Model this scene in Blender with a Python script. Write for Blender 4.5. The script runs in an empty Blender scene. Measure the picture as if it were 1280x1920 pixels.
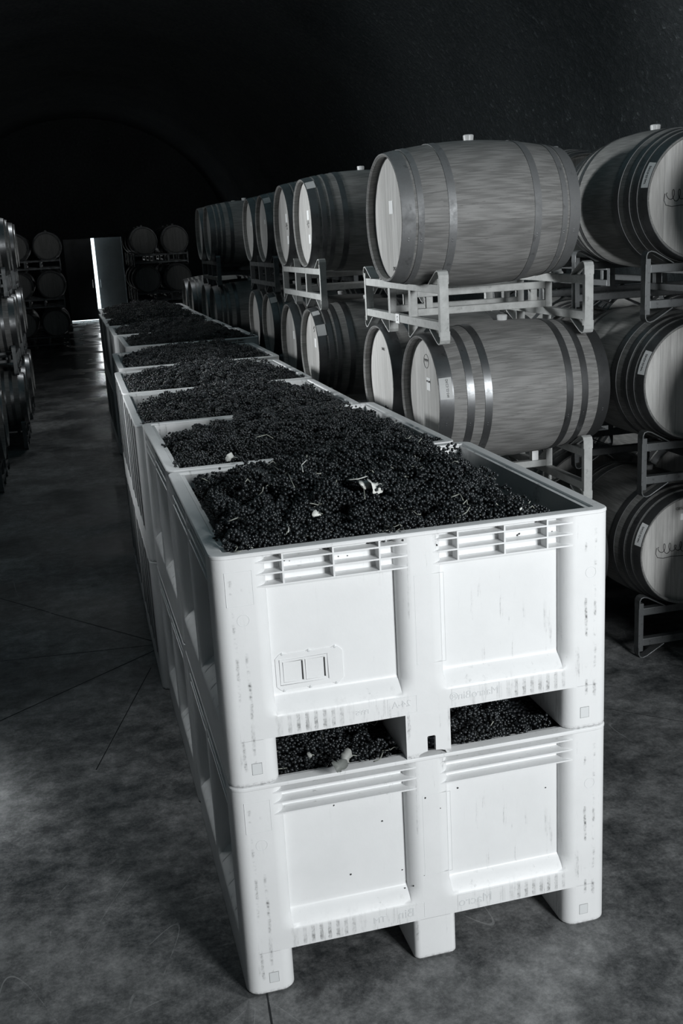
import bpy, bmesh, math, random
import numpy as np
from mathutils import Matrix, Vector, Euler, noise
PI = math.pi
random.seed(7)
S = bpy.context.scene
COL = S.collection

# ------------------------------------------------------------------ camera
F_PX, YAW, PITCH, ROLL = 1974.15, 0.240642, 0.258062, -0.0556298
CAM = Vector((-0.29719, -2.74064, 2.23810))
fw = Vector((math.sin(YAW)*math.cos(PITCH), math.cos(YAW)*math.cos(PITCH), -math.sin(PITCH)))
r0 = Vector((math.cos(YAW), -math.sin(YAW), 0)); u0 = r0.cross(fw)
rr = r0*math.cos(ROLL)+u0*math.sin(ROLL); uu = -r0*math.sin(ROLL)+u0*math.cos(ROLL)
cd = bpy.data.cameras.new('camera'); cam = bpy.data.objects.new('camera', cd); COL.objects.link(cam)
cd.sensor_fit = 'VERTICAL'; cd.sensor_height = 36.0; cd.lens = F_PX/1920*36.0
cd.clip_start = 0.05; cd.clip_end = 200
cam.matrix_world = Matrix(((rr.x, uu.x, -fw.x, CAM.x), (rr.y, uu.y, -fw.y, CAM.y), (rr.z, uu.z, -fw.z, CAM.z), (0, 0, 0, 1)))
S.camera = cam

# ------------------------------------------------------------------ world, lights, exposure
S.view_settings.view_transform = 'Standard'; S.view_settings.look = 'None'
S.view_settings.gamma = 1.0; S.view_settings.exposure = 0.0; S.view_settings.use_curve_mapping = False
w = bpy.data.worlds.new('world'); S.world = w; w.use_nodes = True
w.node_tree.nodes['Background'].inputs[0].default_value = (0.80, 0.94, 1.0, 1)
w.node_tree.nodes['Background'].inputs[1].default_value = 2.6      # daylight outside the far door

def area(name, loc, target, sx, sy, watts, color=(0.955, 0.985, 1.0), spread=180):
    d = bpy.data.lights.new(name, 'AREA'); d.shape = 'RECTANGLE'; d.size = sx; d.size_y = sy
    d.energy = watts; d.color = color; d.spread = math.radians(spread)
    o = bpy.data.objects.new(name, d); COL.objects.link(o); o.location = loc
    o.rotation_euler = (Vector(target)-Vector(loc)).to_track_quat('-Z', 'Y').to_euler()
    return o
# daylight through the cellar mouth, behind and to the right of the camera
area('portal_light', (2.55, -5.0, 2.8), (1.1, 0.5, 1.3), 1.2, 1.4, 174, spread=125)
# daylight through the side passage on the left, past the end of the left barrel row
area('passage_light', (-3.6, 4.6, 2.9), (1.4, 3.6, 2.15), 0.8, 0.8, 36, spread=54)
area('barrel_row_fill', (-3.4, 6.6, 2.7), (1.5, 8.6, 1.9), 0.5, 0.7, 9, spread=58)  # added fill to brighten the farther barrels, no opening of its own
# added fills without a real source: aisle floor, bin ledges, far aisle
area('aisle_fill', (-2.8, 1.3, 4.4), (-1.9, 1.35, 0.0), 0.4, 0.4, 26, spread=29)
area('bin_ledge_fill', (-0.32, 1.4, 5.0), (-0.25, 1.3, 0.0), 0.3, 0.3, 2.2, spread=34)
area('far_aisle_fill', (0.0, 12.5, 5.0), (0.0, 12.5, 0.0), 0.6, 0.6, 24, spread=130)
# daylight in the gap of the far door
area('door_gap_light', (0.735, 32.22, 1.25), (0.6, 25.0, 1.4), 0.06, 2.4, 5, spread=160)
area('teal_fill', (0.6, 4.0, 5.2), (0.6, 4.0, 0.0), 5.0, 16.0, 20, color=(0.50, 0.88, 1.0))  # added overhead fill that tints the dark areas teal

# ------------------------------------------------------------------ materials
def new_mat(name):
    m = bpy.data.materials.new(name); m.use_nodes = True
    nt = m.node_tree; b = nt.nodes['Principled BSDF']; return m, nt, b
def N(nt, t, **kw):
    n = nt.nodes.new(t)
    for k, v in kw.items():
        if k.startswith('i_'):
            key = k[2:]; key = int(key) if key.isdigit() else key.replace('_', ' ')
            n.inputs[key].default_value = v
        else: setattr(n, k, v)
    return n
def L(nt, a, b): nt.links.new(a, b)
def objco(nt, scale=(1, 1, 1)):
    tc = N(nt, 'ShaderNodeTexCoord'); mp = N(nt, 'ShaderNodeMapping'); mp.inputs['Scale'].default_value = scale
    L(nt, tc.outputs['Object'], mp.inputs['Vector']); return mp.outputs['Vector'], tc
def noise_fac(nt, vec, scale, detail=4, rough=0.55, lo=0.4, hi=0.7):
    n = N(nt, 'ShaderNodeTexNoise'); n.inputs['Scale'].default_value = scale; n.inputs['Detail'].default_value = detail
    n.inputs['Roughness'].default_value = rough; L(nt, vec, n.inputs['Vector'])
    mr = N(nt, 'ShaderNodeMapRange'); mr.inputs['From Min'].default_value = lo; mr.inputs['From Max'].default_value = hi
    L(nt, n.outputs['Fac'], mr.inputs['Value']); return mr.outputs['Result']
def math_(nt, op, a, b=None, c=None):
    n = N(nt, 'ShaderNodeMath', operation=op)
    for i, v in enumerate((a, b, c)):
        if v is None: continue
        if isinstance(v, (int, float)): n.inputs[i].default_value = v
        else: L(nt, v, n.inputs[i])
    return n.outputs[0]
def mixc(nt, fac, a, b):
    n = N(nt, 'ShaderNodeMix', data_type='RGBA')
    if isinstance(fac, (int, float)): n.inputs['Factor'].default_value = fac
    else: L(nt, fac, n.inputs['Factor'])
    for s, v in (('A', a), ('B', b)):
        sock = [i for i in n.inputs if i.name == s and i.type == 'RGBA'][0]
        if isinstance(v, tuple): sock.default_value = v
        else: L(nt, v, sock)
    return [o for o in n.outputs if o.type == 'RGBA'][0]
def bump(nt, b, h, strength, dist):
    n = N(nt, 'ShaderNodeBump'); n.inputs['Strength'].default_value = strength; n.inputs['Distance'].default_value = dist
    L(nt, h, n.inputs['Height']); L(nt, n.outputs[0], b.inputs['Normal'])

def mat_plain(name, col, rough=0.5, metal=0.0):
    m, nt, b = new_mat(name); b.inputs['Base Color'].default_value = (*col, 1)
    b.inputs['Roughness'].default_value = rough; b.inputs['Metallic'].default_value = metal; return m

def mat_plastic(name='bin_plastic', base=(0.78, 0.787, 0.79), grime=1.0):
    m, nt, b = new_mat(name)
    v, tc = objco(nt)
    sep = N(nt, 'ShaderNodeSeparateXYZ'); L(nt, v, sep.inputs[0]); z = sep.outputs['Z']
    vs, _ = objco(nt, (26, 26, 2.2))
    streak = noise_fac(nt, vs, 1.6, 8, 0.72, 0.585, 0.68)
    clump = noise_fac(nt, v, 4.0, 3, 0.5, 0.45, 0.62)
    fine = noise_fac(nt, v, 90, 6, 0.7, 0.45, 0.62)
    # scuffs on the lower sill and the feet
    zs = N(nt, 'ShaderNodeMapRange'); zs.inputs['From Min'].default_value = 0.24; zs.inputs['From Max'].default_value = 0.16; L(nt, z, zs.inputs['Value'])
    v2, _ = objco(nt, (42, 42, 6)); s2 = noise_fac(nt, v2, 1.3, 6, 0.65, 0.53, 0.66)
    sill = math_(nt, 'MULTIPLY', zs.outputs[0], s2)
    sill = math_(nt, 'MULTIPLY', sill, math_(nt, 'MULTIPLY_ADD', fine, 0.6, 0.4))
    st = math_(nt, 'MULTIPLY', math_(nt, 'MULTIPLY', streak, clump), math_(nt, 'MULTIPLY_ADD', fine, 0.7, 0.3))
    # regular rub marks where forks and neighbours touch the sill
    wv = math_(nt, 'SINE', math_(nt, 'MULTIPLY', math_(nt, 'ADD', sep.outputs['X'], math_(nt, 'MULTIPLY', fine, 0.002)), 2*PI/0.026))
    wv = math_(nt, 'GREATER_THAN', wv, 0.25)
    zn = []      # two worn stretches of the sill
    for xa, xb in ((0.155, 0.36), (0.84, 1.06)):
        xm, xh = (xa+xb)/2, (xb-xa)/2
        q = N(nt, 'ShaderNodeMapRange'); q.inputs['From Min'].default_value = xh+0.02; q.inputs['From Max'].default_value = xh-0.05
        L(nt, math_(nt, 'ABSOLUTE', math_(nt, 'SUBTRACT', sep.outputs['X'], xm)), q.inputs['Value']); zn.append(q.outputs[0])
    v4, _ = objco(nt, (3, 1, 5)); zone = math_(nt, 'MULTIPLY', math_(nt, 'MAXIMUM', zn[0], zn[1]), noise_fac(nt, v4, 3.5, 4, 0.6, 0.30, 0.55))
    z1 = N(nt, 'ShaderNodeMapRange'); z1.inputs['From Min'].default_value = 0.212; z1.inputs['From Max'].default_value = 0.200; L(nt, z, z1.inputs['Value'])
    z2 = N(nt, 'ShaderNodeMapRange'); z2.inputs['From Min'].default_value = 0.146; z2.inputs['From Max'].default_value = 0.158; L(nt, z, z2.inputs['Value'])
    rub = math_(nt, 'MULTIPLY', math_(nt, 'MULTIPLY', wv, zone), math_(nt, 'MULTIPLY', z1.outputs[0], z2.outputs[0]))
    rub = math_(nt, 'MULTIPLY', rub, math_(nt, 'MULTIPLY_ADD', fine, 0.65, 0.35))
    cx_ = math_(nt, 'ABSOLUTE', math_(nt, 'SUBTRACT', sep.outputs['X'], 0.6))
    inx = math_(nt, 'MULTIPLY', math_(nt, 'LESS_THAN', cx_, 0.455), math_(nt, 'GREATER_THAN', cx_, 0.065))
    rub = math_(nt, 'MULTIPLY', rub, inx); sill = math_(nt, 'MULTIPLY', sill, inx)
    # long dark scratches down the corner posts
    px_ = math_(nt, 'ABSOLUTE', math_(nt, 'SUBTRACT', math_(nt, 'ABSOLUTE', math_(nt, 'SUBTRACT', sep.outputs['X'], 0.6)), 0.535))
    v5, _ = objco(nt, (1, 1, 1)); wob = noise_fac(nt, v5, 3.5, 5, 0.7, 0.0, 1.0)
    px_ = math_(nt, 'ABSOLUTE', math_(nt, 'SUBTRACT', px_, math_(nt, 'MULTIPLY', wob, 0.030)))
    ln_ = N(nt, 'ShaderNodeMapRange'); ln_.inputs['From Min'].default_value = 0.006; ln_.inputs['From Max'].default_value = 0.001; L(nt, px_, ln_.inputs['Value'])
    v6, _ = objco(nt, (2, 2, 3)); brk = noise_fac(nt, v6, 3.0, 4, 0.7, 0.50, 0.60)
    scr_ = math_(nt, 'MULTIPLY', math_(nt, 'MULTIPLY', ln_.outputs[0], brk), math_(nt, 'MULTIPLY_ADD', fine, 0.75, 0.25))
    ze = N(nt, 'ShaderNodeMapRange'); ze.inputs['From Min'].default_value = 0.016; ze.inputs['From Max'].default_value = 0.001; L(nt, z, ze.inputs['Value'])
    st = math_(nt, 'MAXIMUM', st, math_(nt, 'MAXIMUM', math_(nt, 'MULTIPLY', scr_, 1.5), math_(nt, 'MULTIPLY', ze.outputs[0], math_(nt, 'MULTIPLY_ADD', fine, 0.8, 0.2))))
    d = math_(nt, 'MAXIMUM', math_(nt, 'MAXIMUM', math_(nt, 'MULTIPLY', sill, 0.5*grime), math_(nt, 'MULTIPLY', rub, 0.72*grime)), math_(nt, 'MULTIPLY', st, 0.75*grime))
    cloud = noise_fac(nt, v, 7, 5, 0.6, 0.3, 0.8)
    c0 = mixc(nt, cloud, (*base, 1), (base[0]*0.93, base[1]*0.93, base[2]*0.93, 1))
    L(nt, mixc(nt, d, c0, (0.06, 0.06, 0.06, 1)), b.inputs['Base Color'])
    b.inputs['Roughness'].default_value = 0.42
    b.inputs['Subsurface Weight'].default_value = 0.0
    hn = noise_fac(nt, v, 60, 4, 0.6, 0.2, 0.8); bump(nt, b, hn, 0.12, 0.002)
    return m

def mat_scuffed():
    """old bin side, scraped into long upright streaks"""
    m, nt, b = new_mat('bin_plastic_scuffed')
    v, _ = objco(nt, (60, 60, 2.0)); a_ = noise_fac(nt, v, 1.0, 8, 0.7, 0.36, 0.64)
    v2, _ = objco(nt, (9, 9, 1.2)); c_ = noise_fac(nt, v2, 1.6, 5, 0.6, 0.35, 0.65)
    t = math_(nt, 'MULTIPLY', a_, math_(nt, 'MULTIPLY_ADD', c_, 0.6, 0.4))
    L(nt, mixc(nt, t, (0.10, 0.105, 0.11, 1), (0.62, 0.63, 0.635, 1)), b.inputs['Base Color']); b.inputs['Roughness'].default_value = 0.5
    bump(nt, b, a_, 0.5, 0.004); return m

def mat_oak(name, c1, c2, head=False):
    m, nt, b = new_mat(name)
    tc = N(nt, 'ShaderNodeTexCoord'); sep = N(nt, 'ShaderNodeSeparateXYZ'); L(nt, tc.outputs['Object'], sep.inputs[0])
    oi = N(nt, 'ShaderNodeObjectInfo')
    if head:   # planks run vertically across the disc
        w_ = 11.0; t = math_(nt, 'MULTIPLY', sep.outputs['Y'], w_)
        gv, _ = objco(nt, (2, 36, 2.5))
    else:      # staves around the barrel
        ang = math_(nt, 'ARCTAN2', sep.outputs['Y'], sep.outputs['Z'])
        t = math_(nt, 'MULTIPLY', ang, 30/(2*PI))
        cmb = N(nt, 'ShaderNodeCombineXYZ'); L(nt, math_(nt, 'MULTIPLY', sep.outputs['X'], 1.7), cmb.inputs[0]); L(nt, math_(nt, 'MULTIPLY', ang, 24), cmb.inputs[1])
        gv = cmb.outputs[0]
    t = math_(nt, 'ADD', t, 100.0)
    fl = math_(nt, 'FLOOR', t); fr = math_(nt, 'FRACT', t)
    wn = N(nt, 'ShaderNodeTexWhiteNoise', noise_dimensions='2D'); c = N(nt, 'ShaderNodeCombineXYZ'); L(nt, fl, c.inputs[0]); L(nt, oi.outputs['Random'], c.inputs[1]); L(nt, c.outputs[0], wn.inputs['Vector'])
    off = N(nt, 'ShaderNodeVectorMath', operation='ADD'); L(nt, gv, off.inputs[0])
    c3 = N(nt, 'ShaderNodeCombineXYZ'); L(nt, math_(nt, 'MULTIPLY', wn.outputs['Value'], 37.0), c3.inputs[0]); L(nt, math_(nt, 'MULTIPLY', oi.outputs['Random'], 91.0), c3.inputs[2]); L(nt, c3.outputs[0], off.inputs[1])
    g = noise_fac(nt, off.outputs[0], 3.2, 9, 0.72, 0.25, 0.75)
    w2 = N(nt, 'ShaderNodeTexWave'); w2.inputs['Scale'].default_value = 0.9; w2.inputs['Distortion'].default_value = 9.0; w2.inputs['Detail'].default_value = 4
    L(nt, off.outputs[0], w2.inputs['Vector'])
    mixg = math_(nt, 'MULTIPLY_ADD', w2.outputs['Fac'], 0.35, math_(nt, 'MULTIPLY', g, 0.65))
    tone = math_(nt, 'MULTIPLY_ADD', wn.outputs['Value'], 0.26, math_(nt, 'MULTIPLY', mixg, 0.80))
    col = mixc(nt, tone, (*c1, 1), (*c2, 1))
    e = math_(nt, 'GREATER_THAN', math_(nt, 'ABSOLUTE', math_(nt, 'SUBTRACT', fr, 0.5)), 0.486 if head else 0.482)
    col = mixc(nt, math_(nt, 'MULTIPLY', e, 0.35), col, (0.05, 0.05, 0.05, 1))
    # wine stains: irregular dark blots and drips
    sv, _ = objco(nt, (5, 5, 1.6) if head else (4, 1.5, 3))
    stn = noise_fac(nt, sv, 2.0, 5, 0.6, 0.62, 0.78)
    if not head:   # dark medullary flecks along the grain
        fv = N(nt, 'ShaderNodeVectorMath', operation='MULTIPLY'); L(nt, off.outputs[0], fv.inputs[0]); fv.inputs[1].default_value = (5.0, 1.1, 1)
        fk = noise_fac(nt, fv.outputs[0], 2.6, 3, 0.5, 0.645, 0.70)
        col = mixc(nt, math_(nt, 'MULTIPLY', fk, 0.5), col, (0.06, 0.058, 0.055, 1))
    L(nt, mixc(nt, math_(nt, 'MULTIPLY', stn, 0.35), col, (0.08, 0.075, 0.075, 1)), b.inputs['Base Color'])
    b.inputs['Roughness'].default_value = 0.62; bump(nt, b, mixg, 0.15, 0.002)
    return m

def mat_concrete():
    m, nt, b = new_mat('floor_concrete')
    v, tc = objco(nt)
    a = noise_fac(nt, v, 1.6, 8, 0.68, 0.38, 0.64); c = noise_fac(nt, v, 11, 10, 0.8, 0.38, 0.62); d = noise_fac(nt, v, 75, 8, 0.8, 0.34, 0.66)
    t = math_(nt, 'ADD', math_(nt, 'MULTIPLY', a, 0.42), math_(nt, 'ADD', math_(nt, 'MULTIPLY', c, 0.36), math_(nt, 'MULTIPLY', d, 0.22)))
    t = math_(nt, 'POWER', t, 1.7)
    col = mixc(nt, t, (0.014, 0.017, 0.019, 1), (0.33, 0.335, 0.335, 1))
    sp = noise_fac(nt, v, 7.0, 2, 0.4, 0.70, 0.74)
    col = mixc(nt, math_(nt, 'MULTIPLY', sp, 0.6), col, (0.04, 0.04, 0.042, 1))
    vs, _ = objco(nt, (30, 2.5, 1)); scr = noise_fac(nt, vs, 1.2, 6, 0.7, 0.69, 0.74)
    col = mixc(nt, math_(nt, 'MULTIPLY', scr, 0.25), col, (0.55, 0.55, 0.55, 1))
    # thin scratches in two directions, broken up
    for rot_, sc_, th_ in ((0.5, 2.2, 0.008), (-0.25, 1.3, 0.004), (1.2, 1.7, 0.005)):
        mp = N(nt, 'ShaderNodeMapping'); mp.inputs['Rotation'].default_value = (0, 0, rot_); L(nt, v, mp.inputs['Vector'])
        mp2 = N(nt, 'ShaderNodeMapping'); mp2.inputs['Scale'].default_value = (sc_, 0.12*sc_, 1); L(nt, mp.outputs[0], mp2.inputs['Vector'])
        nn = N(nt, 'ShaderNodeTexNoise'); nn.inputs['Scale'].default_value = 1.0; nn.inputs['Detail'].default_value = 1.5; L(nt, mp2.outputs[0], nn.inputs['Vector'])
        ln = math_(nt, 'LESS_THAN', math_(nt, 'ABSOLUTE', math_(nt, 'SUBTRACT', nn.outputs['Fac'], 0.5)), th_*0.10)
        br_ = noise_fac(nt, mp.outputs[0], 1.7, 5, 0.7, 0.54, 0.60)
        col = mixc(nt, math_(nt, 'MULTIPLY', math_(nt, 'MULTIPLY', ln, br_), 0.38), col, (0.40, 0.41, 0.41, 1))
    L(nt, col, b.inputs['Base Color'])
    wet = noise_fac(nt, v, 0.8, 4, 0.5, 0.42, 0.60)
    rg = N(nt, 'ShaderNodeMapRange'); rg.inputs['To Min'].default_value = 0.30; rg.inputs['To Max'].default_value = 0.62; L(nt, math_(nt, 'MULTIPLY_ADD', d, 0.2, wet), rg.inputs['Value'])
    sp_ = N(nt, 'ShaderNodeSeparateXYZ'); L(nt, v, sp_.inputs[0])
    wy = N(nt, 'ShaderNodeMapRange'); wy.inputs['From Min'].default_value = 11.0; wy.inputs['From Max'].default_value = 17.0; L(nt, sp_.outputs['Y'], wy.inputs['Value'])
    pud = noise_fac(nt, v, 1.1, 3, 0.5, 0.40, 0.52)
    wetm = math_(nt, 'MULTIPLY', wy.outputs[0], pud)     # spilled water on the floor towards the far door
    rf = N(nt, 'ShaderNodeMix', data_type='FLOAT'); L(nt, wetm, rf.inputs[0]); L(nt, rg.outputs[0], rf.inputs[2]); rf.inputs[3].default_value = 0.12
    L(nt, rf.outputs[0], b.inputs['Roughness']); b.inputs['Specular IOR Level'].default_value = 0.35
    bump(nt, b, d, 0.12, 0.003); return m

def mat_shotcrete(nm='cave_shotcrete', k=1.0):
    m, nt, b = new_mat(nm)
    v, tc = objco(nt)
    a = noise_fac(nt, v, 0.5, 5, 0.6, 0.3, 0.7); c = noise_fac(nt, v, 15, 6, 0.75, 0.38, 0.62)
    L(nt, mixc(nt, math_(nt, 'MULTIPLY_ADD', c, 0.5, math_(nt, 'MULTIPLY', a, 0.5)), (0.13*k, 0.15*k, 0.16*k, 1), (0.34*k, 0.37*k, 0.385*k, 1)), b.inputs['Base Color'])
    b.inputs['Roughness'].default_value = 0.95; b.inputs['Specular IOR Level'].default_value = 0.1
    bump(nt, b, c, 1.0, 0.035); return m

def mat_metal(name, col, rough, metal=1.0, wear=0.5, scale=14):
    m, nt, b = new_mat(name); v, tc = objco(nt)
    a = noise_fac(nt, v, scale, 8, 0.7, 0.35, 0.7); sc, _ = objco(nt, (1, 1, 1))
    chips = noise_fac(nt, v, scale*2.7, 4, 0.6, 0.62, 0.68)
    c = mixc(nt, a, (*col, 1), (col[0]*(1-wear), col[1]*(1-wear), col[2]*(1-wear), 1))
    L(nt, mixc(nt, math_(nt, 'MULTIPLY', chips, wear), c, (0.04, 0.04, 0.04, 1)), b.inputs['Base Color'])
    b.inputs['Metallic'].default_value = metal
    rg = N(nt, 'ShaderNodeMapRange'); rg.inputs['To Min'].default_value = rough*0.8; rg.inputs['To Max'].default_value = min(1, rough*1.35); L(nt, a, rg.inputs['Value'])
    L(nt, rg.outputs[0], b.inputs['Roughness']); bump(nt, b, a, 0.05, 0.001); return m

def mat_berry():
    m, nt, b = new_mat('grape_skin'); v, tc = objco(nt); gi = N(nt, 'ShaderNodeNewGeometry')
    bl = noise_fac(nt, v, 55, 4, 0.6, 0.35, 0.7)
    t = math_(nt, 'MULTIPLY', bl, math_(nt, 'MULTIPLY_ADD', gi.outputs['Random Per Island'], 0.8, 0.2))
    L(nt, mixc(nt, t, (0.004, 0.005, 0.006, 1), (0.050, 0.056, 0.060, 1)), b.inputs['Base Color'])
    rg = N(nt, 'ShaderNodeMapRange'); rg.inputs['To Min'].default_value = 0.12; rg.inputs['To Max'].default_value = 0.42; L(nt, t, rg.inputs['Value'])
    L(nt, rg.outputs[0], b.inputs['Roughness']); b.inputs['Specular IOR Level'].default_value = 0.6
    return m

M = dict(
    plastic=mat_plastic(), floor=mat_concrete(), cave=mat_shotcrete(), cave_shaded=mat_shotcrete('far_wall_shaded', 0.5), berry=mat_berry(),  # far wall uses a darkened shotcrete copy, shade put into its colour
    plastic_old=mat_scuffed(),
    oak=mat_oak('oak_staves', (0.09, 0.089, 0.086), (0.34, 0.337, 0.33)),
    oak_dark=mat_oak('oak_staves_dark', (0.10, 0.10, 0.098), (0.30, 0.30, 0.29)),
    head=mat_oak('oak_head', (0.30, 0.295, 0.285), (0.62, 0.615, 0.60), True),
    chime=mat_plain('stave_end', (0.16, 0.155, 0.15), 0.7),
    hoop=mat_metal('galvanised_hoop', (0.20, 0.205, 0.21), 0.38, 0.85, 0.35, 8),
    hoop_dull=mat_metal('weathered_hoop', (0.27, 0.275, 0.28), 0.55, 0.5, 0.35, 8),
    rack=mat_metal('rack_grey_paint', (0.50, 0.51, 0.50), 0.5, 0.0, 0.25, 16),
    rack_dark=mat_metal('rack_dark_steel', (0.20, 0.21, 0.215), 0.42, 0.6, 0.4, 16),
    bung=mat_plain('silicone_bung', (0.55, 0.56, 0.56), 0.28),
    label=mat_plain('white_label', (0.86, 0.87, 0.87), 0.55),
    label_grey=mat_plain('grey_label', (0.50, 0.51, 0.51), 0.5),
    ink=mat_plain('black_ink', (0.03, 0.03, 0.03), 0.6),
    chalk=mat_plain('white_chalk', (0.85, 0.86, 0.86), 0.9),
    joint=mat_plain('joint_filler', (0.012, 0.014, 0.016), 0.9),
    stem=mat_plain('grape_stem', (0.26, 0.27, 0.24), 0.6),
    stem_pale=mat_plain('pale_stem', (0.62, 0.63, 0.60), 0.6),
    leaf=mat_plain('pale_leaf', (0.66, 0.67, 0.64), 0.6),
    leaf_grey=mat_plain('grey_leaf', (0.30, 0.305, 0.29), 0.6),
    leaf_dark=mat_plain('dull_leaf', (0.16, 0.17, 0.16), 0.6),
    door=mat_metal('door_paint', (0.20, 0.21, 0.215), 0.55, 0.0, 0.2, 3),
    steel=mat_metal('steel', (0.45, 0.46, 0.47), 0.3, 1.0, 0.2, 10),
    mark=mat_plain('moulded_mark', (0.66, 0.675, 0.68), 0.5), pocket_shade=mat_plain('painted_pocket_shade', (0.16, 0.165, 0.165), 0.8),  # dark edge tone painted for the shade inside the lift pockets
    dirt=mat_plain('dried_grape_dirt', (0.03, 0.03, 0.03), 0.8),
)

# ------------------------------------------------------------------ mesh helpers
class MB:
    def __init__(s): s.v = []; s.f = []
    def add(s, vs, fs):
        n = len(s.v); s.v += [tuple(p) for p in vs]; s.f += [tuple(i+n for i in q) for q in fs]; return s
    def box(s, x0, x1, y0, y1, z0, z1, mtx=None):
        vs = [Vector((x, y, z)) for x in (x0, x1) for y in (y0, y1) for z in (z0, z1)]
        if mtx is not None: vs = [mtx @ p for p in vs]
        return s.add(vs, [(0, 1, 3, 2), (4, 6, 7, 5), (0, 4, 5, 1), (2, 3, 7, 6), (0, 2, 6, 4), (1, 5, 7, 3)])
    def prism(s, outline, y0, y1, axis='Y'):      # outline (a,b) counter-clockwise, extruded
        n = len(outline)
        def P(a, b, t): return {'Y': (a, t, b), 'Z': (a, b, t), 'X': (t, a, b)}[axis]
        vs = [P(a, b, y0) for a, b in outline]+[P(a, b, y1) for a, b in outline]
        fs = [tuple(range(n)), tuple(range(2*n-1, n-1, -1))]+[(i, (i+1) % n+0, (i+1) % n+n, i+n)[::-1] for i in range(n)]
        return s.add(vs, fs)
    def lathe(s, prof, seg=64, axis='X', closed=False):   # prof = [(axial, radius)]
        vs = []
        for a, r in prof:
            for k in range(seg):
                t = 2*PI*k/seg; c, d = r*math.cos(t), r*math.sin(t)
                vs.append({'X': (a, c, d), 'Z': (c, d, a), 'Y': (c, a, d)}[axis])
        fs = []; n = len(prof)
        for i in range(n if closed else n-1):
            j = (i+1) % n
            for k in range(seg):
                fs.append((i*seg+k, i*seg+(k+1) % seg, j*seg+(k+1) % seg, j*seg+k))
        return s.add(vs, fs)
    def disc(s, a, r, seg=64, axis='X', flip=False):
        vs = [{'X': (a, r*math.cos(2*PI*k/seg), r*math.sin(2*PI*k/seg)), 'Z': (r*math.cos(2*PI*k/seg), r*math.sin(2*PI*k/seg), a)}[axis] for k in range(seg)]
        f = tuple(range(seg)); return s.add(vs, [f[::-1] if flip else f])
    def strap(s, pts, w, t, side=(1, 0, 0)):      # flat bar along a polyline; side = width direction
        sd = Vector(side).normalized(); P = [Vector(p) for p in pts]; vs = []; n = len(P)
        for i, p in enumerate(P):
            d = (P[min(i+1, n-1)]-P[max(i-1, 0)]).normalized(); nn = d.cross(sd).normalized()
            for a, b in ((-1, -1), (1, -1), (1, 1), (-1, 1)): vs.append(p+sd*a*w/2+nn*b*t/2)
        fs = [(0, 1, 2, 3)[::-1], tuple(4*(n-1)+k for k in range(4))]
        for i in range(n-1):
            for k in range(4): fs.append((4*i+k, 4*i+(k+1) % 4, 4*i+4+(k+1) % 4, 4*i+4+k))
        return s.add(vs, fs)
    def tube(s, pts, rad, seg=6):
        P = [Vector(p) for p in pts]; n = len(P); R = rad if isinstance(rad, (list, tuple)) else [rad]*n; vs = []
        for i, p in enumerate(P):
            d = (P[min(i+1, n-1)]-P[max(i-1, 0)]).normalized()
            a = d.cross(Vector((0.3, 0.2, 1))).normalized(); b = d.cross(a)
            for k in range(seg): vs.append(p+a*R[i]*math.cos(2*PI*k/seg)+b*R[i]*math.sin(2*PI*k/seg))
        fs = [tuple(range(seg)), tuple(range(n*seg-1, (n-1)*seg-1, -1))]
        for i in range(n-1):
            for k in range(seg): fs.append((i*seg+k, i*seg+(k+1) % seg, (i+1)*seg+(k+1) % seg, (i+1)*seg+k))
        return s.add(vs, fs)
    def mesh(s, name, mat, smooth=False, angle=None, bevel=0, fix=True):
        me = bpy.data.meshes.new(name); me.from_pydata(s.v, [], s.f)
        if fix or bevel:
            bm = bmesh.new(); bm.from_mesh(me)
            if bevel:
                bmesh.ops.remove_doubles(bm, verts=bm.verts, dist=1e-5)
                bmesh.ops.recalc_face_normals(bm, faces=bm.faces)
                bmesh.ops.bevel(bm, geom=[e for e in bm.edges if e.is_manifold and e.calc_face_angle(0) > 0.6], offset=bevel, segments=2, affect='EDGES', profile=0.5, clamp_overlap=True)
            bmesh.ops.recalc_face_normals(bm, faces=bm.faces); bm.to_mesh(me); bm.free()
        me.materials.append(mat)
        if smooth or angle:
            me.shade_smooth()
            if angle: me.set_sharp_from_angle(angle=math.radians(angle))
        return me
def link(name, me, parent=None, loc=None):
    o = bpy.data.objects.new(name, me); COL.objects.link(o)
    if parent is not None: o.parent = parent
    if loc is not None: o.location = loc
    return o
def empty(name, loc=(0, 0, 0), rz=0):
    o = bpy.data.objects.new(name, None); o.empty_display_size = 0.1; COL.objects.link(o); o.location = loc; o.rotation_euler = (0, 0, rz); return o
def tag(o, label=None, cat=None, group=None, kind=None):
    if label: o['label'] = label
    if cat: o['category'] = cat
    if group: o['group'] = group
    if kind: o['kind'] = kind
    return o
def kids(o): return [c for c in COL.objects if c.parent == o]
def copy_thing(o, parts):
    c = o.copy(); COL.objects.link(c); mp = {}
    for ch in parts:
        d = ch.copy(); COL.objects.link(d); d.parent = mp.get(ch.parent, c); mp[ch] = d
    return c
def text_mesh(name, txt, size, mat, depth=0.0006, mirror=True):
    cu = bpy.data.curves.new(name, 'FONT'); cu.body = txt; cu.size = size; cu.extrude = depth; cu.align_x = 'CENTER'; cu.align_y = 'CENTER'
    ob = bpy.data.objects.new(name, cu); COL.objects.link(ob)
    me = bpy.data.meshes.new_from_object(ob.evaluated_get(bpy.context.evaluated_depsgraph_get()))
    bpy.data.objects.remove(ob); bpy.data.curves.remove(cu)
    if mirror:
        for v in me.vertices: v.co.x = -v.co.x
        me.flip_normals()
    me.materials.clear(); me.materials.append(mat); me.name = name; return me

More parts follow.
